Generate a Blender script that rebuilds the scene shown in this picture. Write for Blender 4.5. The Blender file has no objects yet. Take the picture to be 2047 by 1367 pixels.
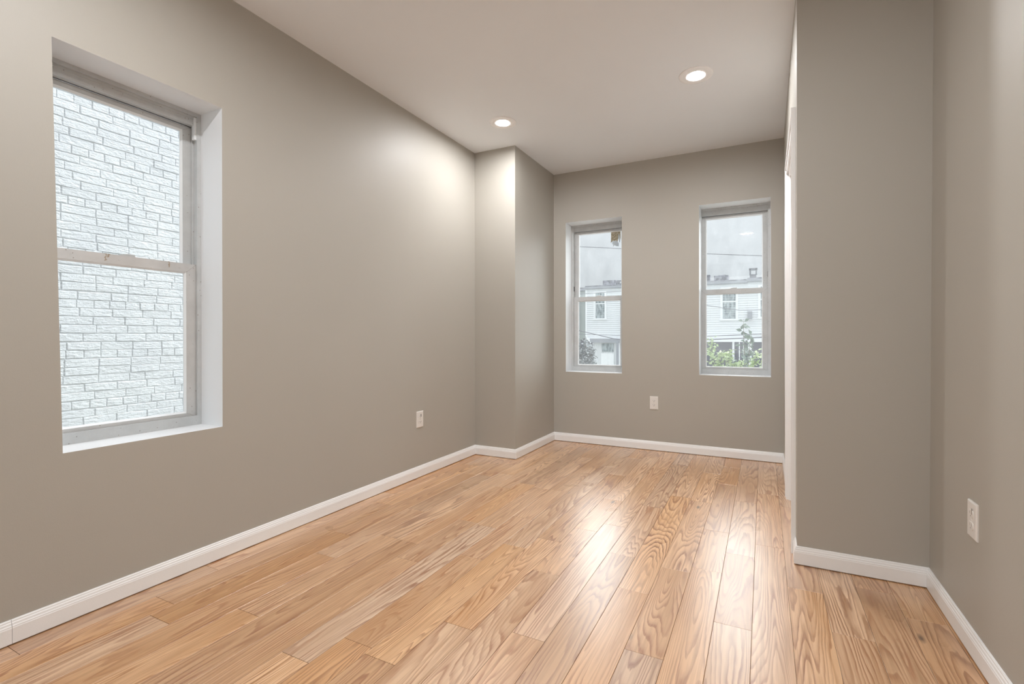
import bpy, bmesh, math, random
from mathutils import Vector, Matrix, noise
C = bpy.context.scene.collection
SC = bpy.context.scene
random.seed(7)

# ------------------------------------------------------------------ camera
cam_d = bpy.data.cameras.new('camera'); cam = bpy.data.objects.new('camera', cam_d); C.objects.link(cam)
cam_d.sensor_width = 36; cam_d.lens = 36*951.488/2047
cam_d.shift_x = -40.95/2047; cam_d.shift_y = -9.97/2047; cam_d.clip_start = .02; cam_d.clip_end = 300
YAW, PIT, ROL = -.4515, -.0012, -.0013
f_ = Vector((math.sin(YAW)*math.cos(PIT), math.cos(YAW)*math.cos(PIT), math.sin(PIT)))
r_ = Vector((math.cos(YAW), -math.sin(YAW), 0)); u_ = r_.cross(f_)
R2 = r_*math.cos(ROL)+u_*math.sin(ROL); U2 = u_*math.cos(ROL)-r_*math.sin(ROL)
cam.matrix_world = Matrix(((R2.x, U2.x, -f_.x, 0), (R2.y, U2.y, -f_.y, 0), (R2.z, U2.z, -f_.z, 1.03), (0, 0, 0, 1)))
SC.camera = cam

# ------------------------------------------------------------------ exposure
SC.view_settings.view_transform = 'Standard'; SC.view_settings.look = 'None'
SC.view_settings.gamma = 1; SC.view_settings.exposure = .04; SC.view_settings.use_curve_mapping = False

# ------------------------------------------------------------------ sky: overcast, brighter overhead
SKY = 1.0
w = bpy.data.worlds.new('sky'); SC.world = w; w.use_nodes = True
nt = w.node_tree; nt.nodes.clear()
def wn(t, **k):
    n = nt.nodes.new(t)
    for a, b in k.items(): setattr(n, a, b)
    return n
tc = wn('ShaderNodeTexCoord'); sep = wn('ShaderNodeSeparateXYZ'); nt.links.new(tc.outputs['Generated'], sep.inputs[0])
mr = wn('ShaderNodeMapRange'); nt.links.new(sep.outputs[2], mr.inputs[0])
mr.inputs[3].default_value = .02; mr.inputs[4].default_value = 1
pw = wn('ShaderNodeMath', operation='POWER'); nt.links.new(mr.outputs[0], pw.inputs[0]); pw.inputs[1].default_value = 1.7
ma = wn('ShaderNodeMath', operation='MULTIPLY_ADD'); nt.links.new(pw.outputs[0], ma.inputs[0]); ma.inputs[1].default_value = 2.7; ma.inputs[2].default_value = .56
wnz = wn('ShaderNodeTexNoise'); wnz.inputs['Scale'].default_value = 3.2; wnz.inputs['Detail'].default_value = 5
mp = wn('ShaderNodeMapping'); mp.inputs['Scale'].default_value = (1, 1, 3.5)
nt.links.new(tc.outputs['Generated'], mp.inputs[0]); nt.links.new(mp.outputs[0], wnz.inputs['Vector'])
m2 = wn('ShaderNodeMapRange'); nt.links.new(wnz.outputs[0], m2.inputs[0])
for i, v in ((1, .3), (2, .7), (3, .9), (4, 1.08)): m2.inputs[i].default_value = v
mm = wn('ShaderNodeMath', operation='MULTIPLY'); nt.links.new(ma.outputs[0], mm.inputs[0]); nt.links.new(m2.outputs[0], mm.inputs[1])
ms = wn('ShaderNodeMath', operation='MULTIPLY'); nt.links.new(mm.outputs[0], ms.inputs[0]); ms.inputs[1].default_value = SKY
bg = wn('ShaderNodeBackground'); bg.inputs[0].default_value = (.89, .94, 1.0, 1); nt.links.new(ms.outputs[0], bg.inputs[1])
wo = wn('ShaderNodeOutputWorld'); nt.links.new(bg.outputs[0], wo.inputs[0])

# veiled sun behind the clouds, beyond the back windows
SUN = 8.2
sd = bpy.data.lights.new('veiled_sun', 'SUN'); sd.energy = SUN; sd.angle = math.radians(84); sd.color = (.93, .97, 1.0)
so = bpy.data.objects.new('veiled_sun', sd); C.objects.link(so)
az, el = math.radians(0), math.radians(36)
so.rotation_euler = Vector((math.sin(az)*math.cos(el), math.cos(az)*math.cos(el), math.sin(el))).to_track_quat('Z', 'Y').to_euler()
so.location = (0, 20, 12)
LAMP = 780.0         # downlight lens emission
# unseen fill lamp added in place of daylight, at the rear wall opening
ad = bpy.data.lights.new('rear_fill', 'AREA'); ad.shape = 'RECTANGLE'; ad.size = 2.0; ad.size_y = 1.7; ad.energy = 13; ad.color = (1, .98, .95)
ao = bpy.data.objects.new('rear_fill', ad); C.objects.link(ao); ao.location = (-.85, -2.28, 1.5); ao.rotation_euler = (math.radians(90), 0, 0)

# ------------------------------------------------------------------ dimensions
XL, XB, XR, YB, YP, YC, ZC, YR = -2.274, -1.8743, .612, 4.352, 3.533, 2.4595, 2.634, -2.4
def sx(y): return .137+(y-YC)*.0069         # closet side wall, slightly out of square
def rx(z): return .6105+z*.006              # right wall, slightly out of plumb
BH, BT = .082, .013

# ------------------------------------------------------------------ node helper
class NM:
    def __init__(s, name):
        s.m = bpy.data.materials.new(name); s.m.use_nodes = True; s.t = s.m.node_tree; s.t.nodes.clear()
        s.out = s.n('ShaderNodeOutputMaterial')
    def n(s, t, ins=None, **k):
        x = s.t.nodes.new(t)
        for a, b in k.items(): setattr(x, a, b)
        for a, b in (ins or {}).items(): s.i(x, a, b)
        return x
    def i(s, node, key, v):
        if isinstance(v, bpy.types.NodeSocket): s.t.links.new(v, node.inputs[key])
        else: node.inputs[key].default_value = v
    def math(s, op, a, b=0.0, c=0.0, clamp=False):
        x = s.n('ShaderNodeMath', {0: a, 1: b, 2: c}, operation=op, use_clamp=clamp); return x.outputs[0]
    def obj(s): return s.n('ShaderNodeTexCoord').outputs['Object']
    def mapv(s, v, sc=(1, 1, 1), loc=(0, 0, 0)): return s.n('ShaderNodeMapping', {'Vector': v, 'Scale': sc, 'Location': loc}).outputs[0]
    def noise(s, v, scale, detail=2, rough=.5, dist=0): return s.n('ShaderNodeTexNoise', {'Vector': v, 'Scale': scale, 'Detail': detail, 'Roughness': rough, 'Distortion': dist}).outputs[0]
    def ramp(s, fac, stops, interp='LINEAR'):
        x = s.n('ShaderNodeValToRGB', {0: fac}); cr = x.color_ramp; cr.interpolation = interp
        while len(cr.elements) < len(stops): cr.elements.new(.5)
        for e, (p, c) in zip(cr.elements, stops): e.position = p; e.color = (*c, 1) if len(c) == 3 else c
        return x.outputs[0]
    def rng(s, v, a, b, c, d): return s.n('ShaderNodeMapRange', {0: v, 1: a, 2: b, 3: c, 4: d}).outputs[0]
    def mix(s, fac, a, b, mode='MIX'):
        x = s.n('ShaderNodeMix', data_type='RGBA', blend_type=mode)
        s.i(x, 0, fac); s.i(x, 6, a if isinstance(a, bpy.types.NodeSocket) else (*a, 1)); s.i(x, 7, b if isinstance(b, bpy.types.NodeSocket) else (*b, 1))
        return x.outputs[2]
    def bsdf(s, col, rough=.5, bump=None, bs=.2, bd=.002, **k):
        b = s.n('ShaderNodeBsdfPrincipled')
        s.i(b, 'Base Color', col if isinstance(col, bpy.types.NodeSocket) else (*col, 1)); s.i(b, 'Roughness', rough)
        for a, v in k.items(): s.i(b, a.replace('_', ' '), v)
        if bump is not None:
            s.i(b, 'Normal', s.n('ShaderNodeBump', {'Height': bump, 'Strength': bs, 'Distance': bd}).outputs[0])
        s.t.links.new(b.outputs[0], s.out.inputs[0]); return b
def plain(name, col, rough=.5, **k):
    m = NM(name); m.bsdf(col, rough, **k); return m.m

# ------------------------------------------------------------------ materials
def paint(name, col, rough, var=.03, **k):
    m = NM(name); o = m.obj()
    big = m.noise(o, 1.3, 3); c = m.mix(big, tuple(x*(1-var) for x in col), tuple(min(1, x*(1+var)) for x in col))
    m.bsdf(c, rough, m.noise(o, 260, 3), .12, .0015, **k); return m.m
M_WALL = paint('taupe_wall_paint', (.445, .420, .372), .5)
M_CEIL = paint('white_ceiling_paint', (.85, .88, .91), .75)
M_REV = paint('white_reveal_paint', (.80, .81, .82), .45)
M_TRIM = paint('white_trim_enamel', (.90, .895, .885), .28, .01)
M_PLATE = plain('white_outlet_plastic', (.80, .77, .73), .3)
M_SLOT = plain('dark_slot', (.02, .018, .016), .6)
M_SLOT2 = plain('pale_slot', (.42, .39, .35), .6)
M_STEEL = plain('screw_steel', (.6, .58, .55), .35, Metallic=1.0)
M_TRIMRING = plain('white_lamp_trim', (.93, .93, .93), .5)
M_DARKGAP = plain('dark_gap', (.012, .011, .010), .8)

def vinyl(name, base, stains=()):
    m = NM(name); o = m.obj()
    d = m.noise(o, 14, 5, .6); d2 = m.rng(m.noise(o, 70, 4, .7), .62, .74, 0, 1)
    c = m.mix(m.rng(d, .35, .7, 0, 1), tuple(x*.9 for x in base), base)
    c = m.mix(m.math('MULTIPLY', d2, .25), c, (.32, .27, .22))
    sp = m.n('ShaderNodeTexVoronoi', {'Vector': o, 'Scale': 42.0}).outputs[0]
    c = m.mix(m.math('MULTIPLY', m.math('LESS_THAN', sp, .09), .75), c, (.20, .17, .14))
    if stains:
        xyz = m.n('ShaderNodeSeparateXYZ', {0: m.n('ShaderNodeMix', {0: .02, 4: o, 5: m.n('ShaderNodeTexNoise', {'Vector': o, 'Scale': 90.0}).outputs[1]}, data_type='VECTOR').outputs[1]})
        for (u, z0, z1, wd) in stains:
            a = m.math('LESS_THAN', m.math('ABSOLUTE', m.math('SUBTRACT', xyz.outputs[1], u)), wd)
            b = m.math('MULTIPLY', m.math('GREATER_THAN', xyz.outputs[2], z0), m.math('LESS_THAN', xyz.outputs[2], z1))
            c = m.mix(m.math('MULTIPLY', m.math('MULTIPLY', a, b), .7), c, (.30, .21, .11))
    m.bsdf(c, .42); return m.m
M_VIN = vinyl('weathered_white_vinyl', (.59, .605, .605))
M_VIN_ST = vinyl('stained_white_vinyl', (.61, .61, .60), [(.994, 1.33, 1.40, .0035), (1.003, 1.345, 1.372, .0025), (1.222, 1.33, 1.365, .003)])
M_BEAD = plain('glazing_bead', (.82, .84, .85), .35)

def glassmat(name, haze, hc=(.85, .88, .9)):
    m = NM(name); o = m.obj()
    tr = m.n('ShaderNodeBsdfTransparent', {0: (.97, .985, .98, 1)})
    gl = m.n('ShaderNodeBsdfGlossy', {0: (1, 1, 1, 1), 'Roughness': .015})
    fr = m.n('ShaderNodeFresnel', {0: 1.45})
    mx = m.n('ShaderNodeMixShader', {0: fr.outputs[0], 1: tr.outputs[0], 2: gl.outputs[0]})
    df = m.n('ShaderNodeBsdfDiffuse', {0: (*hc, 1)}); tl = m.n('ShaderNodeBsdfTranslucent', {0: (*hc, 1)})
    dd = m.n('ShaderNodeMixShader', {0: .6, 1: df.outputs[0], 2: tl.outputs[0]})
    n1 = m.noise(m.mapv(o, (1, 1, .6)), 9, 6, .65); n2 = m.noise(o, 2.2, 2)
    h = m.math('MULTIPLY', m.rng(n1, .3, .75, haze*.55, haze*1.5), m.rng(n2, .3, .7, .8, 1.2))
    sp = m.n('ShaderNodeTexVoronoi', {'Vector': o, 'Scale': 38.0, 'Randomness': 1.0})
    dot = m.math('MULTIPLY', m.math('LESS_THAN', sp.outputs[0], .07), m.math('GREATER_THAN', m.noise(o, 17, 1), .56))
    h = m.math('MAXIMUM', h, m.math('MULTIPLY', dot, .45))
    m2_ = m.n('ShaderNodeMixShader', {0: h, 1: mx.outputs[0], 2: dd.outputs[0]})
    m.t.links.new(m2_.outputs[0], m.out.inputs[0]); return m.m
M_GLASS = glassmat('window_glass', .05)
M_GLASS_C = glassmat('clean_inner_glass', .0)
M_GLASS_D = glassmat('dusty_window_glass', .13)

def floor_mat():
    m = NM('oak_planks'); o = m.obj()
    r = m.n('ShaderNodeAttribute', attribute_name='plank').outputs['Fac']
    r2 = m.math('FRACT', m.math('MULTIPLY', r, 7.31)); r3 = m.math('FRACT', m.math('MULTIPLY', r, 23.7)); r4 = m.math('FRACT', m.math('MULTIPLY', r, 51.3))
    off = m.n('ShaderNodeCombineXYZ', {0: m.math('MULTIPLY', r, 57.0), 1: m.math('MULTIPLY', r2, 91.0), 2: m.math('MULTIPLY', r3, 13.0)}).outputs[0]
    p = m.n('ShaderNodeVectorMath', {0: o, 1: off}, operation='ADD').outputs[0]
    # growth-ring contours of a stretched field: flat-sawn cathedrals
    wob = m.noise(m.mapv(p, (14, 2.4, 1)), 1.6, 3, .55)
    fld = m.noise(m.mapv(p, (8.0, .62, 1)), 1.0, 1.6, .42, .25)
    dens = m.rng(r4, 0, 1, 18, 38)
    ph = m.math('FRACT', m.math('ADD', m.math('MULTIPLY', fld, dens), m.math('MULTIPLY', wob, 1.5)))
    ring = m.ramp(ph, [(0, (0, 0, 0)), (.35, (.10, .10, .10)), (.62, (.5, .5, .5)), (.80, (1, 1, 1)), (.93, (.85, .85, .85)), (1, (0, 0, 0))])
    fine = m.noise(m.mapv(p, (300, 7, 1)), 1.0, 3, .6)
    fine2 = m.noise(m.mapv(p, (90, 3, 1)), 1.0, 2, .5)
    ringm = m.math('MULTIPLY', ring, m.rng(m.noise(m.mapv(p, (14, 3, 1)), 1, 2), .33, .62, .45, 1.05))
    rf = m.math('MULTIPLY', ringm, m.rng(fine, .3, .7, .65, 1.1), clamp=True)
    light = m.ramp(r3, [(0, (.71, .475, .30)), (.3, (.64, .39, .215)), (.55, (.76, .54, .37)), (.8, (.57, .32, .155)), (1, (.69, .46, .285))])
    dark = m.ramp(r2, [(0, (.27, .092, .030)), (.5, (.33, .120, .042)), (1, (.20, .072, .024))])
    c = m.mix(rf, light, dark)
    c = m.mix(m.rng(fine2, .45, .70, 0, .5), c, (.30, .135, .045))
    bl = m.noise(m.mapv(p, (6, .9, 1)), 1, 3); c = m.mix(m.rng(bl, .5, .72, 0, .55), c, (.40, .19, .07))
    kn = m.n('ShaderNodeTexVoronoi', {'Vector': m.mapv(p, (4.5, 1.7, 0)), 'Scale': 1.0}).outputs[0]
    c = m.mix(m.rng(kn, .015, .06, .85, 0), c, (.07, .032, .015))
    hs = m.n('ShaderNodeHueSaturation', {'Hue': .5, 'Saturation': m.rng(r4, 0, 1, .96, 1.2), 'Value': m.rng(r2, 0, 1, .98, 1.22), 'Color': c}).outputs[0]
    g = m.math('ADD', m.math('MULTIPLY', rf, -.6), m.math('MULTIPLY', fine, .5))
    m.bsdf(hs, m.rng(m.noise(o, 3, 3), .3, .7, .27, .36), g, .10, .001, Coat_Weight=.9, Coat_Roughness=.33, Coat_IOR=2.4, Specular_IOR_Level=.25)
    return m.m
M_FLOOR = floor_mat()

# ------------------------------------------------------------------ mesh helper
class MB:
    def __init__(s, fn=None): s.v = []; s.f = []; s.mi = []; s.fn = fn; s.att = []; s.a = 0.0; s.sm = []
    def add(s, vs, fs, mi=0, smooth=False):
        b = len(s.v); s.v += [tuple(v) for v in vs]; s.att += [s.a]*len(vs)
        for f in fs: s.f.append([b+i for i in f]); s.mi.append(mi); s.sm.append(smooth)
    def box(s, x0, x1, y0, y1, z0, z1, mi=0, fm=None):
        vs = [(x, y, z) for x in (x0, x1) for y in (y0, y1) for z in (z0, z1)]
        fs = [(0, 1, 3, 2), (4, 6, 7, 5), (0, 4, 5, 1), (2, 3, 7, 6), (0, 2, 6, 4), (1, 5, 7, 3)]   # -x +x -y +y -z +z
        for i, f in enumerate(fs): s.add(vs, [f], (fm or {}).get(i, mi))
    def cbox(s, x0, x1, y0, y1, z0, z1, c=.001, mi=0):
        # chamfered box: a bmesh cube, bevelled
        bm = bmesh.new(); bmesh.ops.create_cube(bm, size=1)
        for v in bm.verts: v.co = Vector(((x0+x1)/2+v.co.x*(x1-x0), (y0+y1)/2+v.co.y*(y1-y0), (z0+z1)/2+v.co.z*(z1-z0)))
        bmesh.ops.bevel(bm, geom=bm.edges[:], offset=c, segments=2, affect='EDGES', profile=.6)
        s.add([v.co[:] for v in bm.verts], [[v.index for v in f.verts] for f in bm.faces], mi); bm.free()
    def tube(s, pts, r, n=6, mi=0, r1=None, cap=True):
        rings = []; pts = [Vector(p) for p in pts]
        for i, p in enumerate(pts):
            d = (pts[min(i+1, len(pts)-1)]-pts[max(i-1, 0)]).normalized()
            a = d.orthogonal().normalized() if i == 0 else (ref-d*ref.dot(d)).normalized()
            ref = a; b = d.cross(a); rr = r if r1 is None else r+(r1-r)*i/(len(pts)-1)
            rings.append([p+(a*math.cos(2*math.pi*k/n)+b*math.sin(2*math.pi*k/n))*rr for k in range(n)])
        vs = [v for q in rings for v in q]; fs = []
        for i in range(len(rings)-1):
            for k in range(n): fs.append((i*n+k, i*n+(k+1) % n, (i+1)*n+(k+1) % n, (i+1)*n+k))
        if cap: fs += [tuple(range(n-1, -1, -1)), tuple(range((len(rings)-1)*n, len(rings)*n))]
        s.add(vs, fs, mi, True)
    def lathe(s, c, prof, n=48, mi=0, cap0=False, cap1=False, axis='z'):
        vs = []; fs = []
        for r, z in prof:
            for k in range(n):
                a = 2*math.pi*k/n; vs.append((c[0]+r*math.cos(a), c[1]+r*math.sin(a), c[2]+z))
        for i in range(len(prof)-1):
            for k in range(n): fs.append((i*n+k, i*n+(k+1) % n, (i+1)*n+(k+1) % n, (i+1)*n+k))
        if cap0: fs.append(tuple(range(n-1, -1, -1)))
        if cap1: fs.append(tuple(range((len(prof)-1)*n, len(prof)*n)))
        s.add(vs, fs, mi, True)
    def build(s, name, mats, parent=None, attr=None):
        me = bpy.data.meshes.new(name); vs = [s.fn(*v) for v in s.v] if s.fn else s.v
        me.from_pydata(vs, [], s.f)
        for m in (mats if isinstance(mats, (list, tuple)) else [mats]): me.materials.append(m)
        for p, mi, sm in zip(me.polygons, s.mi, s.sm): p.material_index = mi; p.use_smooth = sm
        if attr:
            a = me.attributes.new(attr, 'FLOAT', 'POINT'); a.data.foreach_set('value', s.att)
        bm = bmesh.new(); bm.from_mesh(me); bmesh.ops.recalc_face_normals(bm, faces=bm.faces); bm.to_mesh(me); bm.free()
        o = bpy.data.objects.new(name, me); C.objects.link(o)
        if parent: o.parent = parent
        return o
def move(o, loc):
    # put a thing's origin at loc without moving its mesh in space
    o.data.transform(Matrix.Translation(-Vector(loc))); o.location = loc; return o
def tag(o, label=None, cat=None, group=None, kind=None):
    for k, v in (('label', label), ('category', cat), ('group', group), ('kind', kind)):
        if v: o[k] = v
    return o
def empty(name, loc=(0, 0, 0), rz=0):
    o = bpy.data.objects.new(name, None); C.objects.link(o); o.location = loc; o.rotation_euler.z = rz; o.empty_display_size = .1; return o
def copy_tree(o, parent=None):
    c = o.copy(); C.objects.link(c)
    if parent: c.parent = parent
    for ch in [x for x in bpy.data.objects if x.parent == o]: copy_tree(ch, c)
    return c

# ------------------------------------------------------------------ setting: floor
PW, X0 = .1255, .089
joints = {}
for x, y in [(-.73, 1.46), (-.86, 1.89), (-.985, 2.2), (-.615, 2.2), (-.48, 1.91), (-.35, 1.543), (-.23, 2.22), (-.1, 1.83), (.02, 2.6), (.15, 2.217), (.28, 1.945), (-2.1, 1.046), (-2.21, 1.286), (-1.99, 1.806), (-1.635, 1.88), (-1.36, 1.042), (-1.7, 1.135), (-.61, 2.9)]:
    joints.setdefault(math.floor((x-X0)/PW), []).append(y)
mb = MB(); k = math.floor((XL-.02-X0)/PW)
rj = random.Random(21)
while X0+k*PW < .66:
    xa, xb = max(X0+k*PW, XL), X0+(k+1)*PW
    js = sorted(joints.get(k, []))
    lo = (js[0] if js else rj.uniform(1, 2.5)); hi = js[-1] if js else lo
    if not js: js = [lo]
    y = lo
    while y > YR: y -= rj.uniform(.5, 1.25); js.append(y)
    y = hi
    while y < YB: y += rj.uniform(.45, 1.3); js.append(y)
    js = sorted(set(js)); g = .0004; c = .0008
    for a, b in zip(js, js[1:]):
        if b-a < .05: continue
        a, b = max(a, YR), min(b, YB)
        if b <= a: continue
        mb.a = rj.random()
        xs, ys = (xa+g, xa+g+c, xb-g-c, xb-g), (a+g, a+g+c, b-g-c, b-g)
        n = 5; vs = [(xs[1], ys[1], 0), (xs[2], ys[1], 0), (xs[2], ys[2], 0), (xs[1], ys[2], 0),
                     (xs[0], ys[0], -c), (xs[3], ys[0], -c), (xs[3], ys[3], -c), (xs[0], ys[3], -c)]
        mb.add(vs, [(0, 1, 2, 3), (4, 5, 1, 0), (5, 6, 2, 1), (6, 7, 3, 2), (7, 4, 0, 3)])
    k += 1
mb.a = 0; mb.box(XL-.25, .9, YR-.25, YB+.25, -.14, -.0022, 1)
tag(mb.build('floor', [M_FLOOR, M_DARKGAP], attr='plank'), 'glossy oak plank floor running toward the two back windows', kind='structure')

# ------------------------------------------------------------------ setting: walls
def wall(name, mb, label, mats=None):
    return tag(mb.build(name, mats or [M_WALL, M_REV]), label, kind='structure')
LW = (.795, 1.369, .6104, 2.0979)          # left window opening: y0 y1 z0 z1
mb = MB(); a0, a1, z0, z1 = LW; T = .26; X = XL
# the near jamb leans a little, as in the photo
def holewall(mb, lo, hi, ztop, holes, place, t=.26):
    # wall slab along s in [lo,hi]; place(s, d, z): d = depth into the wall
    xs = sorted({lo, hi} | {h[0] for h in holes} | {h[1] for h in holes})
    def quad(pts, mi): mb.add([place(*p) for p in pts], [(0, 1, 2, 3)], mi)
    for d in (0, t):
        for a, b in zip(xs, xs[1:]):
            zz = [(-.02, ztop)]
            for h in holes:
                if abs(h[0]-a) < 1e-6: zz = [(-.02, h[2]), (h[3], ztop)]
            for q0, q1 in zz: quad([(a, d, q0), (b, d, q0), (b, d, q1), (a, d, q1)], 0)
    for h in holes:
        a, b, q0, q1 = h
        quad([(a, 0, q0), (b, 0, q0), (b, t, q0), (a, t, q0)], 1); quad([(a, 0, q1), (b, 0, q1), (b, t, q1), (a, t, q1)], 1)
        quad([(a, 0, q0), (a, t, q0), (a, t, q1), (a, 0, q1)], 1); quad([(b, 0, q0), (b, t, q0), (b, t, q1), (b, 0, q1)], 1)
    quad([(lo, 0, ztop), (hi, 0, ztop), (hi, t, ztop), (lo, t, ztop)], 0)
    quad([(lo, 0, -.02), (lo, t, -.02), (lo, t, ztop), (lo, 0, ztop)], 0); quad([(hi, 0, -.02), (hi, t, -.02), (hi, t, ztop), (hi, 0, ztop)], 0)
def lean(s, d, z):
    if abs(s-LW[0]) < 1e-6: s += .010-(z-.61)*.0185
    return (XL-d, s, z)
holewall(mb, YR, YB+.1, ZC, [LW], lean)
wall('wall_left', mb, 'long taupe left wall with a deep set window')
W2 = (-1.7467, -1.1849, .6844, 2.1459); W3 = (-.5016, .0562, .6947, 2.167)
mb = MB(); holewall(mb, XL-.26, .9, ZC, [W2, W3], lambda s, d, z: (s, YB+d, z)); wall('wall_back', mb, 'taupe back wall with two narrow windows')
mb = MB(); mb.box(XL-.1, XB, YP, YB+.1, -.02, ZC); wall('wall_corner_pier', mb, 'taupe boxed-out pier in the back left corner')
mb = MB(lambda x, y, z: (sx(y)+x, y, z))
D0, D1, DZ = 2.635, 3.405, 2.05         # door opening in the closet side wall
for q in ((YC+.12, D0, -.02, ZC), (D1, YB+.1, -.02, ZC), (D0, D1, DZ, ZC)): mb.box(0, .11, *q)
wall('wall_closet_side', mb, 'taupe closet side wall holding the white door')
mb = MB(lambda x, y, z: (x+(y-YC)*.0069, y, z)); mb.box(sx(YC), .9, YC, YC+.12, -.02, ZC); wall('wall_closet_front', mb, 'taupe closet wall facing the room at the right')
mb = MB(lambda x, y, z: (rx(z)+x, y, z)); mb.box(0, .2, YR, YC+.05, -.02, ZC); wall('wall_right', mb, 'taupe right wall at the edge of the view')
mb = MB(); holewall(mb, XL-.26, .9, ZC, [(-1.95, .25, .5, 2.35)], lambda s, d, z: (s, YR-d+.1, z), .15); wall('wall_rear', mb, 'taupe rear wall behind the photographer with a wide opening added for the fill lamp')  # wide opening made up to go with the rear fill lamp
mb = MB(); mb.box(XL-.26, .9, YR-.1, YB+.26, ZC, ZC+.14); wall('ceiling', mb, 'smooth white ceiling with recessed lights', [M_CEIL])

# ------------------------------------------------------------------ baseboards: moulded profile, mitred
PROF = [(0, .0035), (.012, .0035), (.013, .005), (.013, .056), (.0118, .0585), (.0118, .062), (.0095, .0655), (.0085, .0715), (.0062, .0745), (.0058, .0785), (.0035, .0818), (0, .082)]
def baseboard(name, p, q, mp=0, mq=0, label='', slope=None, gaps=()):
    # runs p->q with the room on its left side; mp/mq: +1 inside corner (shortened), -1 outside corner (extended), 0 square
    p, q = Vector(p), Vector(q); d = (q-p).normalized(); n = Vector((-d.y, d.x)); mb = MB()
    ends = [(p, mp, 1), (q, mq, -1)]; L = (q-p).length
    spans = []; s0 = 0
    for g in gaps: spans.append((s0, g-.0005)); s0 = g+.0005
    spans.append((s0, L))
    for a, b in spans:
        vs = []
        for t in (a, b):
            for o, z in PROF:
                e = t
                if t == 0: e = o*mp
                if t == L: e = L-o*mq
                w_ = p+d*e+n*o; x = w_.x
                if slope: x += slope(z)
                vs.append((x, w_.y, z))
        k_ = len(PROF); fs = [(i, i+1, k_+i+1, k_+i) for i in range(k_-1)]+[tuple(range(k_)), tuple(range(2*k_-1, k_-1, -1)), (0, k_, 2*k_-1, k_-1)]
        mb.add(vs, fs)
    return tag(mb.build(name, M_TRIM), label, kind='structure')
baseboard('baseboard_left', (XL, YP), (XL, YR+.1), 1, 1, 'white moulded baseboard along the left wall', gaps=(YP-.672,))
baseboard('baseboard_pier_front', (XB, YP), (XL, YP), -1, 1, 'short white baseboard across the front of the corner pier')
baseboard('baseboard_pier_side', (XB, YB), (XB, YP), 1, -1, 'white baseboard along the side of the corner pier')
baseboard('baseboard_back', (sx(YB), YB), (XB, YB), 1, 1, 'white baseboard under the two back windows')
baseboard('baseboard_closet_side_far', (sx(3.47), 3.472), (sx(YB), YB), 0, 1, 'white baseboard between the door casing and the back wall')
baseboard('baseboard_closet_side_near', (sx(YC), YC), (sx(2.565), 2.563), -1, 0, 'tiny white baseboard return between door casing and closet corner')
baseboard('baseboard_closet_front', (rx(.0), YC), (sx(YC), YC), 1, -1, 'white baseboard across the closet wall facing the room')
baseboard('baseboard_right', (rx(0), YR+.1), (rx(0), YC), 1, 1, 'white baseboard along the right wall', slope=lambda z: z*.006)

# ------------------------------------------------------------------ door in the closet side wall
def fs_(x, y, z): return (sx(y)+x, y, z)
door = empty('door_1', (sx(3.0), 3.0, 0)); tag(door, 'white panel door seen nearly edge on in the closet side wall', kind='structure')
def dpart(name, mb, mat, par=door):
    o = mb.build(name, mat, par); o.matrix_parent_inverse = Matrix.Translation(-door.location) if par is door else Matrix(); return o
mb = MB(fs_)
def casing(mb, a, b, z0, z1, side):
    # moulded: flat board with a raised outer band; side says where the outer edge lies
    mb.box(-.011, 0, a, b, z0, z1)
for (a, b) in ((2.565, D0+.005), (D1-.005, 3.47)):
    mb.box(-.012, 0, a, b, 0, DZ)
    o0, o1 = (a, a+.022) if a < 3 else (b-.022, b)
    mb.box(-.019, -.012, o0, o1, 0, DZ+.04)
    i0, i1 = (b-.014, b-.006) if a < 3 else (a+.006, a+.014)
    mb.box(-.015, -.012, i0, i1, 0, DZ)
mb.box(-.012, 0, 2.565, 3.47, DZ, DZ+.062); mb.box(-.019, -.012, 2.565, 3.47, DZ+.04, DZ+.062)
dpart('casing', mb, M_TRIM)
mb = MB(fs_); mb.box(0, .11, D0, D0+.018, 0, DZ); mb.box(0, .11, D1-.018, D1, 0, DZ); mb.box(0, .11, D0, D1, DZ-.018, DZ)
mb.box(.06, .075, D0+.018, D0+.03, 0, DZ-.018); mb.box(.06, .075, D1-.03, D1-.018, 0, DZ-.018)
dpart('jamb', mb, M_TRIM)
mb = MB(fs_); y0, y1 = D0+.021, D1-.021
mb.box(.024, .056, y0, y1, .012, DZ-.022)
for za, zb in ((.15, .9), (1.0, 1.9)):
    for ya, yb in ((y0+.1, (y0+y1)/2-.045), ((y0+y1)/2+.045, y1-.1)):
        mb.box(.020, .024, ya, yb, za, zb)
dl = dpart('door_leaf', mb, M_TRIM)
mb = MB(); mb.lathe((0, 0, 0), [(.026, 0), (.026, .006), (.011, .01), (.010, .03), (.024, .04), (.027, .052), (.02, .063), (.001, .066)], 24, cap0=True)
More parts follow.
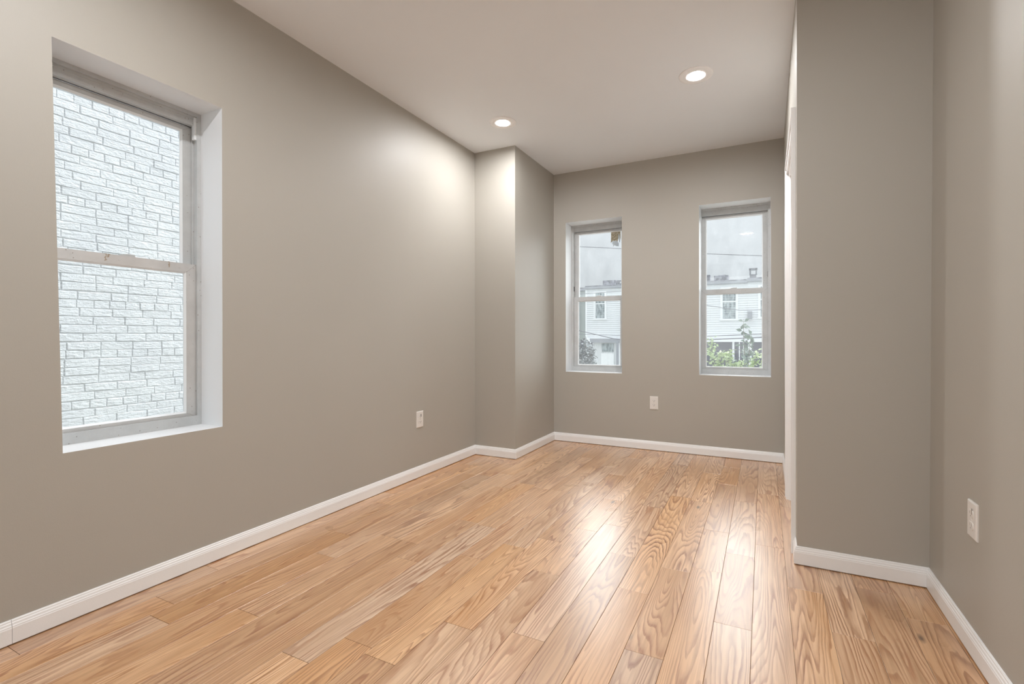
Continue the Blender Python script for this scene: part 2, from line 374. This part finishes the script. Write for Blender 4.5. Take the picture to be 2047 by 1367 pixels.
# ------------------------------------------------------------------ windows
def window(name, place, a0, a1, z0, z1, zm, label, vin, gl, lock=True, latches=(), block=False, depth0=0, overlap=0):
    """place(s, d, z): s along the wall, d outward from the inner frame face."""
    root = empty(name, place((a0+a1)/2, 0, z0)); tag(root, label, kind='structure')
    inv = Matrix.Translation(-root.location)
    def P_(nm, mb, mat, par=None):
        o = mb.build(nm, mat, par or root)
        if par is None: o.matrix_parent_inverse = inv
        return o
    fn = lambda x, y, z: place(x, y, z)
    def ring(mb, x0, x1, d0, d1, q0, q1, wl, wb, wt=None, mi=0):
        wt = wb if wt is None else wt
        mb.box(x0, x0+wl, d0, d1, q0, q1, mi); mb.box(x1-wl, x1, d0, d1, q0, q1, mi)
        mb.box(x0+wl, x1-wl, d0, d1, q0, q0+wb, mi); mb.box(x0+wl, x1-wl, d0, d1, q1-wt, q1, mi)
    mb = MB(fn); e = .004
    ring(mb, a0-e, a1+e, 0, .095, z0-e, z1+e, .016+e, .040+e, .0135+e)          # outer frame
    ring(mb, a0+.001, a1-.001, -.004, .006, z0+.001, z1-.001, .020, .046, .018)                        # inner lip
    mb.box(a0+.016, a0+.024, .034, .040, z0+.04, z1-.014); mb.box(a1-.024, a1-.016, .034, .040, z0+.04, z1-.014)   # parting beads
    mb.box(a0+.016, a1-.016, .010, .038, z1-.060, z1-.014)                     # head filler
    mb.box(a0+.016, a1-.016, .007, .012, z1-.030, z1-.014)
    ring(mb, a0+.012, a1-.012, .072, .085, z0+.02, z1-.01, .020, .025)         # blind stop
    P_('frame', mb, M_VIN)
    mb = MB(fn); g = a0+.016; h = a1-.016
    mb.box(g+.001, g+.004, .0405, .0425, zm, z1-.06); mb.box(h-.004, h-.001, .0405, .0425, zm, z1-.06)
    mb.box(g, h, .0382, .0392, z1-.0625, z1-.058)
    P_('weatherstrip', mb, M_DARKGAP)
    def sash(nm, d0, d1, q0, q1, x0, x1, sw, rb, rt, mat):
        mb = MB(fn); ring(mb, x0, x1, d0, d1, q0, q1, sw, rb, rt)
        # mitre lines
        for (cx, cz, ex, ez) in ((x0, q0, x0+sw, q0+rb), (x1, q0, x1-sw, q0+rb), (x0, q1, x0+sw, q1-rt), (x1, q1, x1-sw, q1-rt)):
            L_ = Vector((ex-cx, ez-cz)); n_ = Vector((-L_.y, L_.x)).normalized()*.0005
            mb.add([(cx+n_.x, d0-.0002, cz+n_.y), (ex+n_.x, d0-.0002, ez+n_.y), (ex-n_.x, d0-.0002, ez-n_.y), (cx-n_.x, d0-.0002, cz-n_.y)], [(0, 1, 2, 3)], 1)
        s = P_(nm, mb, [mat, M_VIN_LINE]); gx0, gx1, gz0, gz1 = x0+sw, x1-sw, q0+rb, q1-rt
        mb = MB(fn); w_ = .007
        # sloped glazing bead on the room side
        for A, B in (((gx0, gz0), (gx1, gz0)), ((gx1, gz0), (gx1, gz1)), ((gx1, gz1), (gx0, gz1)), ((gx0, gz1), (gx0, gz0))):
            cx, cz = (gx0+gx1)/2, (gz0+gz1)/2
            inn = lambda q: (q[0]+w_*(1 if q[0] < cx else -1), q[1]+w_*(1 if q[1] < cz else -1))
            iA, iB = inn(A), inn(B); dm = (d0+d1)/2-.001
            mb.add([(A[0], d0+.001, A[1]), (B[0], d0+.001, B[1]), (iB[0], dm, iB[1]), (iA[0], dm, iA[1]), (iA[0], dm+.005, iA[1]), (iB[0], dm+.005, iB[1])], [(0, 1, 2, 3), (3, 2, 5, 4)])
            mb.add([(A[0], d1-.001, A[1]), (B[0], d1-.001, B[1]), (iB[0], dm+.004, iB[1]), (iA[0], dm+.004, iA[1])], [(0, 1, 2, 3)])
        b = P_('glazing_bead', mb, M_BEAD, s)
        mb = MB(fn); dm = (d0+d1)/2; mb.add([(gx0, dm, gz0), (gx1, dm, gz0), (gx1, dm, gz1), (gx0, dm, gz1)], [(0, 1, 2, 3)])
        mb.add([(gx0, dm+.0045, gz0), (gx1, dm+.0095, gz0), (gx1, dm+.0095, gz1), (gx0, dm+.0045, gz1)], [(0, 1, 2, 3)], 1)
        P_('glass', mb, [gl, M_GLASS_C], s); return s
    up = sash('upper_sash', .042, .066, zm-.004, z1-.062, a0+.020, a1-.020, .040, .036, .022, M_VIN)
    lo = sash('lower_sash', .010, .033, z0+.040, zm+.036, a0+.018, a1-.018, .044, .022, .040, vin)
    if lock:
        mb = MB(fn); c = (a0+a1)/2; z = zm+.036
        mb.cbox(c-.028, c+.028, .012, .032, z, z+.004, .0015); mb.cbox(c-.006, c+.03, .016, .028, z+.004, z+.011, .003); mb.cbox(c-.022, c-.004, .014, .03, z+.004, z+.008, .002)
        P_('sash_lock', mb, M_VIN, lo)
    for sd_, zz in latches:
        mb = MB(fn); x = a0+.019 if sd_ < 0 else a1-.019
        mb.cbox(x-.004, x+.004, .014, .024, zz-.024, zz+.024, .001); P_('night_latch', mb, M_SLOT, up)
    if block:
        mb = MB(fn); mb.cbox(a1-.030, a1-.017, .002, .022, z1-.128, z1-.022, .0015); P_('balance_cover', mb, M_BEAD)
    return root
M_VIN_LINE = plain('mitre_line', (.30, .28, .25), .6)
D = .168
window('window_1', lambda s, d, z: (XL-D-d, s, z), .79, 1.372, .608, 2.1, 1.340,
       'tall white double hung window in the left wall facing white brick', M_VIN_ST, M_GLASS, block=True)
window('window_2', lambda s, d, z: (s, YB+.165+d, z), -1.748, -1.183, .682, 2.147, 1.390,
       'left one of two narrow double hung windows in the back wall', M_VIN, M_GLASS_D, latches=((-1, 1.51),))
window('window_3', lambda s, d, z: (s, YB+.165+d, z), -.527, .057, .692, 2.168, 1.411,
       'right one of two narrow double hung windows in the back wall', M_VIN, M_GLASS_D, latches=((-1, 1.56), (1, 1.56)))

# torn sticker on the inside of the upper pane of window_2
m = NM('sticker_paper'); o = m.obj()
c = m.mix(m.rng(m.noise(o, 60, 4), .4, .62, 0, 1), (.30, .26, .17), (.50, .44, .33))
c = m.mix(m.rng(m.noise(m.mapv(o, (1, 1, 3)), 110, 3), .52, .6, 0, .8), c, (.16, .13, .08)); m.bsdf(c, .7); M_STICK = m.m
m = NM('sticker_residue'); o = m.obj(); m.bsdf(m.mix(m.noise(o, 90, 3), (.45, .55, .62), (.65, .7, .74)), .8); M_RES = m.m
rs = random.Random(3); ys_ = YB+.165+.0525
st = empty('sticker', (-1.305, ys_, 2.0)); tag(st, 'torn brown and white sticker in the top corner of the left back window', 'sticker')
def flat(name, pts, mat, y, th=.0006):
    mb = MB(); n = len(pts); mb.add([(x, y, z) for x, z in pts]+[(x, y-th, z) for x, z in pts], [tuple(range(n)), tuple(range(2*n-1, n-1, -1))]+[(i, (i+1) % n, n+(i+1) % n, n+i) for i in range(n)])
    o = mb.build(name, mat, st); o.matrix_parent_inverse = Matrix.Translation(-st.location); return o
flat('paper', [(-1.352, 2.062), (-1.35, 2.068), (-1.256, 2.074), (-1.256, 1.972), (-1.262, 1.985), (-1.268, 2.02), (-1.274, 2.035), (-1.278, 2.0), (-1.285, 1.96), (-1.300, 1.972), (-1.318, 1.968), (-1.334, 1.972), (-1.354, 1.952), (-1.352, 2.0)], M_STICK, ys_)
flat('residue', [(-1.338, 1.968), (-1.318, 1.966), (-1.300, 1.970), (-1.287, 1.962), (-1.272, 1.94), (-1.276, 1.912), (-1.30, 1.918), (-1.318, 1.926), (-1.336, 1.908), (-1.33, 1.93), (-1.342, 1.945)], M_RES, ys_)
flat('residue', [(-1.279, 1.995), (-1.275, 2.03), (-1.268, 2.018), (-1.262, 1.98), (-1.257, 1.96), (-1.27, 1.945)], M_RES, ys_)

# ------------------------------------------------------------------ outlets
def outlet(place, label, variant=0):
    """place(s, d, z): s sideways, d out of the wall, z up, centred on the plate."""
    root = empty('wall_outlet', place(0, 0, 0)); tag(root, label, 'outlet', 'duplex outlets low on the walls')
    inv = Matrix.Translation(-root.location)
    def P_(nm, mb, mat, par=None):
        o = mb.build(nm, mat, par or root)
        if par is None: o.matrix_parent_inverse = inv
        return o
    mb = MB(place); w2, h2 = .0375, .059
    vs = []; rings = [(0, 0), (0, .0035), (.0028, .0062), (.006, .0068)]
    for ins, d in rings: vs += [(-w2+ins, d, -h2+ins), (w2-ins, d, -h2+ins), (w2-ins, d, h2-ins), (-w2+ins, d, h2-ins)]
    fs = [(4*i+k, 4*i+(k+1) % 4, 4*i+4+(k+1) % 4, 4*i+4+k) for i in range(3) for k in range(4)]+[(12, 13, 14, 15), (3, 2, 1, 0)]
    mb.add(vs, fs); P_('cover_plate', mb, M_PLATE)
    for sg in (1, -1):
        mb = MB(place); cz = sg*.0195; n = 28; pts = []
        for k in range(n):
            a = 2*math.pi*k/n; pts.append((.0172*math.cos(a), max(-.0125, min(.0125, .0172*math.sin(a)))+cz))
        mb.add([(x, .006, z) for x, z in pts]+[(x, .0085, z) for x, z in pts], [tuple(range(n, 2*n))]+[(i, (i+1) % n, n+(i+1) % n, n+i) for i in range(n)])
        r = P_('receptacle', mb, M_PLATE)
        mb = MB(place)
        big = 2.6 if (variant and sg > 0) else 1
        mb.box(-.0072-.0012*big, -.0072+.0012*big, .0084, .0088, cz-.001, cz+.008*big*.9); mb.box(.0062, .0082, .0084, .0088, cz, cz+.0075)
        mb.add([(.0026*math.cos(2*math.pi*k/12), .0088, cz-.0065+.0026*math.sin(2*math.pi*k/12)) for k in range(12)], [tuple(range(12))])
        P_('slots', mb, M_SLOT if variant < 2 else M_SLOT2, r)
    mb = MB(place); mb.add([(.0028*math.cos(2*math.pi*k/12), .0078, .0028*math.sin(2*math.pi*k/12)) for k in range(12)]+[(.0034*math.cos(2*math.pi*k/12), .0066, .0034*math.sin(2*math.pi*k/12)) for k in range(12)], [tuple(range(12))]+[(k, (k+1) % 12, 12+(k+1) % 12, 12+k) for k in range(12)])
    P_('screw', mb, M_STEEL if variant < 2 else M_PLATE)
    return root
outlet(lambda s, d, z: (XL+d, 2.785-s, .423+z), 'white duplex outlet low on the long left wall', 1)
outlet(lambda s, d, z: (-.889-s, YB-d, .428+z), 'white duplex outlet on the back wall between the two windows')
outlet(lambda s, d, z: (rx(.434+z)-d, 2.008+s, .434+z), 'large white duplex outlet low on the right wall', 2)

# ------------------------------------------------------------------ recessed ceiling lights
m = NM('lamp_lens'); em = m.n('ShaderNodeEmission', {0: (.98, .985, 1, 1), 1: LAMP}); m.t.links.new(em.outputs[0], m.out.inputs[0]); M_LENS = m.m
def downlight(x, y, label):
    root = empty('recessed_light', (x, y, ZC)); tag(root, label, 'ceiling light', 'recessed ceiling lights')
    mb = MB(); mb.lathe((0, 0, 0), [(.101, 0), (.1005, -.003), (.098, -.0052), (.078, -.0062), (.074, -.0050), (.070, -.0062), (.050, -.0064), (.047, -.0045), (.0445, -.002)], 56)
    mb.build('trim_ring', M_TRIMRING, root)
    mb = MB(); mb.lathe((0, 0, 0), [(.0452, -.0026), (.034, -.0034), (.018, -.0038), (.001, -.004)], 48, cap1=True); mb.build('lens', M_LENS, root)
    return root
l0 = downlight(-1.755, 3.115, 'round recessed ceiling light nearest the corner pier')
l1 = copy_tree(l0); l1.location = (-.372, 3.072, ZC); l1['label'] = 'round recessed ceiling light nearer the closet wall'
for x, y, lb in ((-1.42, .75, 'recessed ceiling light over the window wall behind the camera view'), (-.19, 1.0, 'recessed ceiling light straight over the photographer')):
    c_ = copy_tree(l0); c_.location = (x, y, ZC); c_['label'] = lb

# ------------------------------------------------------------------ outside: ground
m = NM('yard_ground'); o = m.obj(); m.bsdf(m.mix(m.noise(o, .6, 5), (.30, .31, .27), (.42, .42, .40)), .9); M_GRD = m.m
GZ = -2.3
mb = MB(); mb.box(-45, 35, -12, 80, GZ-.1, GZ); tag(mb.build('ground', M_GRD), 'pale grey yard ground outside the windows', kind='structure')

# ------------------------------------------------------------------ outside: white painted brick wall across the alley
m = NM('white_painted_brick'); o = m.obj()
c = m.mix(m.rng(m.noise(o, 2.5, 4), .35, .7, 0, 1), (.69, .70, .72), (.77, .78, .79))
c = m.mix(m.rng(m.noise(m.mapv(o, (1, 1, 2.2)), 26, 5, .65), .60, .76, 0, .45), c, (.50, .52, .53))
h = m.math('ADD', m.noise(m.mapv(o, (1, 1, 2.6)), 22, 5, .6), m.math('MULTIPLY', m.noise(o, 90, 3), .12))
m.bsdf(c, .45, h, .8, .02); M_BRICK = m.m
BX = -5.1
mb = MB(); mb.box(BX-.3, BX, -2.5, 9.5, GZ, 5.6)
rb = random.Random(5); z = GZ; row = 0; bh = .070
while z < 5.5:
    y = -2.5+rb.uniform(-.02, .02)+(.113 if row % 2 else 0); hdr = row % 6 == 3
    wob = rb.uniform(-.002, .002)
    while y < 9.4:
        bl = (.112 if hdr else .226)+rb.uniform(-.006, .006)
        if rb.random() < .05 and not hdr: bl *= .52
        g = .0022+rb.random()*.0016; j = lambda a=.0022: rb.uniform(-a, a)
        p = .0045+rb.random()*.004; c_ = .0045
        ya, yb, za, zb = y+g, y+bl-g, z+g*.9+wob, z+bh-g*.9+wob
        tilt = rb.uniform(-.0008, .0008)
        ym, k1, k2, pm = (ya+yb)/2, j(.002), j(.002), rb.uniform(-.001, .003)
        F = [(ya+j(), za+j()), (ym, za+k1), (yb+j(), za+j()), (yb+j(), zb+j()), (ym, zb+k2), (ya+j(), zb+j())]
        cy_, cz_ = ym, (za+zb)/2
        fr = [(BX+p+pm*(i in (1, 4))+tilt*(1 if q[1] > cz_ else -1), q[0]-c_*(0 if i in (1, 4) else (1 if q[0] > cy_ else -1)), q[1]-c_*(1 if q[1] > cz_ else -1)) for i, q in enumerate(F)]
        md = [(BX+p*.55, q[0], q[1]) for q in F]; bk = [(BX-.004, q[0], q[1]) for q in F]
        fs = [(0, 1, 4, 5), (1, 2, 3, 4)]+[(i, (i+1) % 6, 6+(i+1) % 6, 6+i) for i in range(6)]+[(6+i, 6+(i+1) % 6, 12+(i+1) % 6, 12+i) for i in range(6)]
        mb.add(fr+md+bk, fs)
        y += bl
    z += bh; row += 1
tag(mb.build('brick_wall', M_BRICK), 'white painted brick side wall of the neighbouring house across the alley', 'brick wall')

# ------------------------------------------------------------------ outside: row houses beyond the yards
m = NM('white_vinyl_siding'); o = m.obj(); m.bsdf(m.mix(m.noise(o, .8, 4), (.70, .72, .74), (.79, .80, .81)), .5); M_SID = m.m
m = NM('grey_green_stucco'); o = m.obj(); m.bsdf(m.mix(m.noise(o, 1.5, 5), (.36, .40, .38), (.47, .50, .48)), .9); M_STUC = m.m
m = NM('weathered_roofing'); o = m.obj(); m.bsdf(m.mix(m.rng(m.noise(o, 4, 5), .4, .6, 0, 1), (.10, .10, .12), (.36, .36, .40)), .9); M_ROOF = m.m
M_GUT = plain('grey_gutter', (.30, .31, .34), .5); M_WTRIM = plain('white_house_trim', (.86, .87, .88), .5)
m = NM('dim_house_window'); o = m.obj(); m.bsdf(m.mix(m.rng(m.noise(m.mapv(o, (6, 1, 2)), 1.5, 4), .4, .6, 0, 1), (.16, .20, .21), (.42, .47, .49)), .15); M_PANE = m.m
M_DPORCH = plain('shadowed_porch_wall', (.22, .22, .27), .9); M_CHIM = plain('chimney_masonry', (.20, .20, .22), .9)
m = NM('old_plank_siding'); o = m.obj(); m.bsdf(m.mix(m.noise(m.mapv(o, (8, 1, .6)), 1, 4), (.62, .64, .66), (.82, .83, .84)), .8); M_SHED = m.m
def part(name, mb, mat, par):
    o = mb.build(name, mat, par)
    w_ = Vector((0, 0, 0)); q = par
    while q: w_ += q.location; q = q.parent
    if par.type == 'EMPTY': o.matrix_parent_inverse = Matrix.Translation(-w_)
    return o
def house(x0, x1, Y, ze, zr, wins, label, wall=None, zb=.80, lap=True, corner=True):
    root = empty('row_house', ((x0+x1)/2, Y, GZ)); tag(root, label, 'house', 'row houses beyond the yards')
    mb = MB(); mb.box(x0, x1, Y+.02, Y+9, zb-.02, ze+.12)
    if lap:
        z = zb; vs = []; s_ = .125
        while z < ze:
            mb.add([(x0, Y-.022, z+.018), (x1, Y-.022, z+.018), (x1, Y+.012, z+s_+.004), (x0, Y+.012, z+s_+.004), (x0, Y+.02, z), (x1, Y+.02, z)], [(0, 1, 2, 3), (0, 1, 5, 4)]); z += s_
    part('siding', mb, wall or M_SID, root)
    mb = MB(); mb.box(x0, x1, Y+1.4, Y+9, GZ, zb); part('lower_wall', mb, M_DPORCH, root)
    if corner:
        for xa_ in (x0, x1-.10):
            mb = MB(); mb.box(xa_, xa_+.10, Y-.02, Y+.02, zb, ze); part('corner_trim', mb, M_WTRIM, root)
    mb = MB(); mb.box(x0, x1, Y-.16, Y+.0, ze-.02, ze+.09); mb.box(x0, x1, Y-.10, Y-.02, ze-.06, ze-.02); part('gutter', mb, M_GUT, root)
    mb = MB()
    mb.add([(x0, Y-.12, ze+.10), (x1, Y-.12, ze+.10), (x1, Y+9, zr+.75), (x0, Y+9, zr+.75), (x0, Y-.12, ze+.16), (x1, Y-.12, ze+.16), (x1, Y+9, zr+.82), (x0, Y+9, zr+.82)], [(0, 1, 2, 3), (4, 5, 6, 7), (0, 1, 5, 4), (2, 3, 7, 6), (1, 2, 6, 5), (0, 3, 7, 4)])
    part('roof', mb, M_ROOF, root)
    for (a, b, q0, q1) in wins:
        mb = MB(); t = .09
        mb.box(a-t, b+t, Y-.05, Y+.02, q1, q1+t); mb.box(a-t-.04, b+t+.04, Y-.07, Y+.02, q0-t, q0); mb.box(a-t, a, Y-.05, Y+.02, q0, q1); mb.box(b, b+t, Y-.05, Y+.02, q0, q1)
        zm_ = (q0+q1)/2+.12; mb.box(a, b, Y-.035, Y+.01, zm_-.03, zm_+.03); mb.box(a, a+.035, Y-.03, Y+.01, q0, q1); mb.box(b-.035, b, Y-.03, Y+.01, q0, q1)
        fr = part('window', mb, M_WTRIM, root)
        mb = MB(); mb.box(a, b, Y-.02, Y-.008, q0, q1); p_ = mb.build('pane', M_PANE, fr)
    return root
def porch(root, x0, x1, Y, posts, zt=.80):
    mb = MB(); mb.box(x0, x1, Y-.35, Y+1.4, zt-.08, zt+.06); part('porch_roof', mb, M_WTRIM, root)
    for px, r in posts:
        mb = MB(); mb.box(px-r, px+r, Y-.25-r, Y-.25+r, GZ, zt-.08); part('porch_post', mb, M_WTRIM, root)
hA = house(-9.92, -5.55, 28, 3.98, 4.3, [(-9.29, -8.66, 2.13, 3.68), (-7.1, -6.45, 2.13, 3.68)], 'white sided row house seen through the left back window', zb=.88)
mb = MB(); mb.box(-9.0, -8.2, 28.6, 29.6, 4.2, 4.50); mb.box(-9.2, -8.4, 29.8, 30.2, 4.2, 4.56); part('roof_hatch', mb, M_ROOF, hA)
porch(hA, -9.9, -5.6, 28, [(-9.8, .07), (-5.9, .07)], .84)
mb = MB()
for i in range(7): mb.box(-8.3+i*.15, -8.24+i*.15, 29.2, 29.26, 4.1, 4.52)
mb.box(-8.35, -7.3, 29.19, 29.27, 4.46, 4.54); mb.box(-8.35, -7.3, 29.19, 29.27, 4.28, 4.34); part('roof_railing', mb, M_CHIM, hA)
hB = house(-5.49, -.765, 28, 3.92, 4.25, [(-4.3, -3.65, 1.98, 3.6), (-2.03, -1.31, 1.98, 3.6)], 'white sided row house with the window seen through the right back window', zb=.80, corner=False)
porch(hB, -5.46, -.86, 28, [(-5.0, .07), (-3.2, .07), (-1.45, .05), (-1.15, .025), (-.94, .025)])
mb = MB(); mb.box(-2.95, -2.72, 28.8, 29.2, 4.1, 4.52); mb.box(-2.5, -1.75, 28.6, 29.4, 4.1, 4.43); mb.box(-2.3, -1.9, 29, 29.5, 4.3, 4.5); part('roof_hatch', mb, M_ROOF, hB)
hC = house(-.76, 3.9, 28, 3.98, 4.3, [(-.16, .5, 2.05, 3.66), (2.0, 2.7, 2.05, 3.66)], 'white sided row house at the right edge of the right back window', zb=.80, corner=False)
porch(hC, -.75, 3.9, 28, [(-.64, .085), (1.2, .07), (3.7, .07)])
mb = MB()
mb.box(-.66, -.34, 28.4, 28.7, 4.0, 4.38); mb.box(-.68, -.60, 28.4, 28.7, 4.38, 4.68); mb.box(-.38, -.30, 28.4, 28.7, 4.38, 4.68); mb.box(-.70, -.28, 28.4, 28.7, 4.62, 4.72); part('chimney', mb, M_CHIM, hC)
hD = house(-15.5, -9.97, 28.6, 3.95, 4.2, [(-12.6, -11.9, 1.9, 3.4)], 'grey green row house left of the white sided ones', wall=M_STUC, zb=.8, lap=False)
mb = MB(); mb.box(-10.62, -10.52, 28.3, 28.6, .9, 3.9); part('downpipe', mb, M_WTRIM, hD)

# utility box on the siding of the right house
mb = MB(); mb.cbox(-.755, -.53, 27.75, 27.99, 1.95, 2.35, .02); part('utility_box', mb, M_GUT, hC)

# shed in the yard seen through the left window
sh = empty('garden_shed', (-7.3, 24.8, GZ)); tag(sh, 'pale board shed with dark window low in the left back window', 'shed')
mb = MB(); mb.box(-8.1, -6.72, 24.02, 25.6, GZ, .72)
for i in range(14): mb.box(-8.1+i*.1, -8.01+i*.1, 24.0, 24.03, GZ, .7)
part('wall', mb, M_SHED, sh)
mb = MB(); mb.box(-8.2, -6.62, 23.8, 25.8, .70, .92); part('roof', mb, M_GUT, sh)
mb = MB(); mb.box(-7.6, -6.97, 23.97, 24.0, .24, .66); part('window', mb, M_PANE, sh)
mb = MB(); mb.box(-7.62, -6.95, 23.95, 24.0, GZ, .14); mb.box(-7.3, -7.27, 23.94, 23.95, GZ, .1); part('door', mb, M_WTRIM, sh)
mb = MB(); mb.box(-6.75, -6.64, 23.7, 23.8, GZ, .78); part('corner_post', mb, M_GUT, sh)

# ------------------------------------------------------------------ outside: overhead cables
M_STEM = plain('bark', (.22, .20, .17), .9)
M_CAB = plain('dark_cable', (.10, .10, .12), .6)
CY = 15.0
def cable(x0, x1, pts, r, label, CY=CY):
    """hangs between two poles; pts given where the photo shows it"""
    P_ = [Vector((x, CY, z)) for x, z in pts]
    a = P_[0]; d = (P_[1]-P_[0])/(P_[1].x-P_[0].x); A = a+d*(x0-a.x)*.75; A.x = x0
    b = P_[-1]; d = (P_[-1]-P_[-2])/(P_[-1].x-P_[-2].x); B = b+d*(x1-b.x)*.75; B.x = x1
    q = [A]+P_+[B]
    mb = MB(); mb.tube(q, r, 6); o = mb.build('overhead_cable', M_CAB)
    return tag(move(o, A), label, 'cable', 'cables strung over the yards')
PX = (-9.0, -2.85, 2.6)
cable(PX[0], PX[2], [(-5.55, 4.03), (-4.13, 3.85), (-1.51, 3.48), (-.03, 3.31)], .011, 'single dark cable crossing the open sky in both back windows')
cable(PX[1], PX[2], [(-1.525, 1.955), (-1.06, 1.855), (-.6, 1.78), (-.11, 1.78)], .008, 'sagging dark cable across the house window in the right back window')
cable(PX[1], PX[2], [(-1.54, 1.03), (-.075, 1.088)], .011, 'upper of two parallel cables below the siding in the right back window')
cable(PX[1], PX[2], [(-1.54, .92), (-.075, .997)], .015, 'lower of two parallel cables below the siding in the right back window')
cable(PX[1], PX[2], [(-1.63, .633), (-.12, .633)], .008, 'lowest cable crossing the porch shadow in the right back window')
cable(PX[0], PX[1], [(-5.59, 1.234), (-4.40, .966)], .013, 'steepest cable dropping to the right over the shed roof')
cable(PX[0], PX[1], [(-5.59, 1.105), (-4.14, 1.051)], .007, 'nearly level cable just above the shed roof', CY+.234)
cable(PX[0], PX[1], [(-5.57, 2.44), (-4.10, 2.48)], .009, 'dark cable over the upper siding in the left back window')
for x, lb in ((PX[0], 'weathered utility pole at the left end of the yard cables'), (PX[1], 'weathered utility pole in the yard behind the wall between the back windows'), (PX[2], 'weathered utility pole at the right end of the yard cables')):
    mb = MB(); mb.tube([(x, CY+.12, GZ), (x, CY+.12, 5.2)], .105, 12); o = mb.build('utility_pole', M_STEM); tag(move(o, (x, CY, GZ)), lb, 'pole')

# ------------------------------------------------------------------ outside: plants
def leafmat(name, a, b):
    m = NM(name); o = m.obj(); c = m.mix(m.rng(m.noise(o, 3, 3), .35, .65, 0, 1), a, b)
    b_ = m.bsdf(c, .6); return m.m
M_LEAF = leafmat('pale_green_leaves', (.34, .44, .20), (.60, .68, .42)); M_LEAF2 = leafmat('dark_leaves', (.10, .15, .12), (.30, .36, .30)); M_LEAFG = leafmat('grey_leaves', (.12, .13, .13), (.55, .57, .58))
def leaf(mb, p, s, rnd):
    d = Vector((rnd.uniform(-1, 1), rnd.uniform(-1, 1), rnd.uniform(-1, .4))).normalized(); q = d.cross(Vector((rnd.uniform(-1, 1), rnd.uniform(-1, 1), rnd.uniform(-1, 1)))).normalized()
    n_ = d.cross(q)*s*.12
    p = Vector(p); mb.add([p, p+d*s*.5+q*s*.3+n_, p+d*s, p+d*s*.5-q*s*.3+n_, p+d*s*.5-n_*.5], [(0, 1, 4), (1, 2, 4), (2, 3, 4), (3, 0, 4)])
def plant(name, base, stems, nl, s, mat, label, cat, seed, spread=.25, z0=.3):
    rnd = random.Random(seed); root = empty(name, base); tag(root, label, cat)
    st_, lf = MB(), MB()
    for (dx, dy, h) in stems:
        pts = []; n = 9
        for i in range(n+1):
            t = i/n; pts.append((dx*t+.05*math.sin(t*5+dx*9), dy*t, h*t))
        st_.tube(pts, .022 if h > 2 else .012, 5, r1=.004)
        for k in range(nl):
            t = z0+(1-z0)*rnd.random(); i = min(n-1, int(t*n)); a = Vector(pts[i]); b = Vector(pts[i+1]); c_ = a.lerp(b, t*n-i)
            off = Vector((rnd.gauss(0, 1), rnd.gauss(0, 1), rnd.gauss(0, .6)))*spread*(1.15-t)
            leaf(lf, c_+off, s*rnd.uniform(.6, 1.2), rnd)
            if k % 6 == 0: st_.tube([c_, c_+off], .004, 4, cap=False)
    o1 = st_.build('stem', M_STEM, root); o2 = lf.build('foliage', mat, root); return root
plant('young_tree', (-.36, 12, GZ), [(.0, 0, 3.72), (.12, .05, 3.35)], 34, .14, M_LEAF2, 'slender leafy shoot rising up the right back window against white siding', 'plant', 11, .10, .72)
plant('shrub', (-1.02, 12.6, GZ), [(-.12, 0, 3.28), (.1, .1, 2.95), (.35, 0, 2.7), (-.05, -.2, 2.6), (.6, .1, 2.75), (.25, 0, 3.0)], 300, .10, M_LEAF, 'pale green shrub at the lower left of the right back window', 'plant', 12, .22, .45)
plant('shrub', (-.25, 13.2, GZ), [(-.1, 0, 2.75), (.1, .1, 2.95), (.3, 0, 3.1), (.0, -.2, 2.6), (.45, 0, 2.8)], 300, .10, M_LEAF, 'green shrub at the lower right of the right back window', 'plant', 13, .22, .45)
plant('shrub', (-.62, 14.5, GZ), [(-.1, 0, 2.7), (.15, .1, 3.0), (.0, -.2, 2.5)], 200, .085, M_LEAF2, 'darker green shrub between the two pale ones behind the right back window', 'plant', 14, .26, .45)
plant('shrub', (-7.25, 20.5, GZ), [(-.45, 0, 3.1), (-.1, .3, 3.25), (.2, 0, 3.0), (.3, -.2, 2.8), (-.3, -.3, 2.9)], 520, .13, M_LEAFG, 'large dark grey leafed bush beside the shed in the left back window', 'plant', 15, .35, .3)
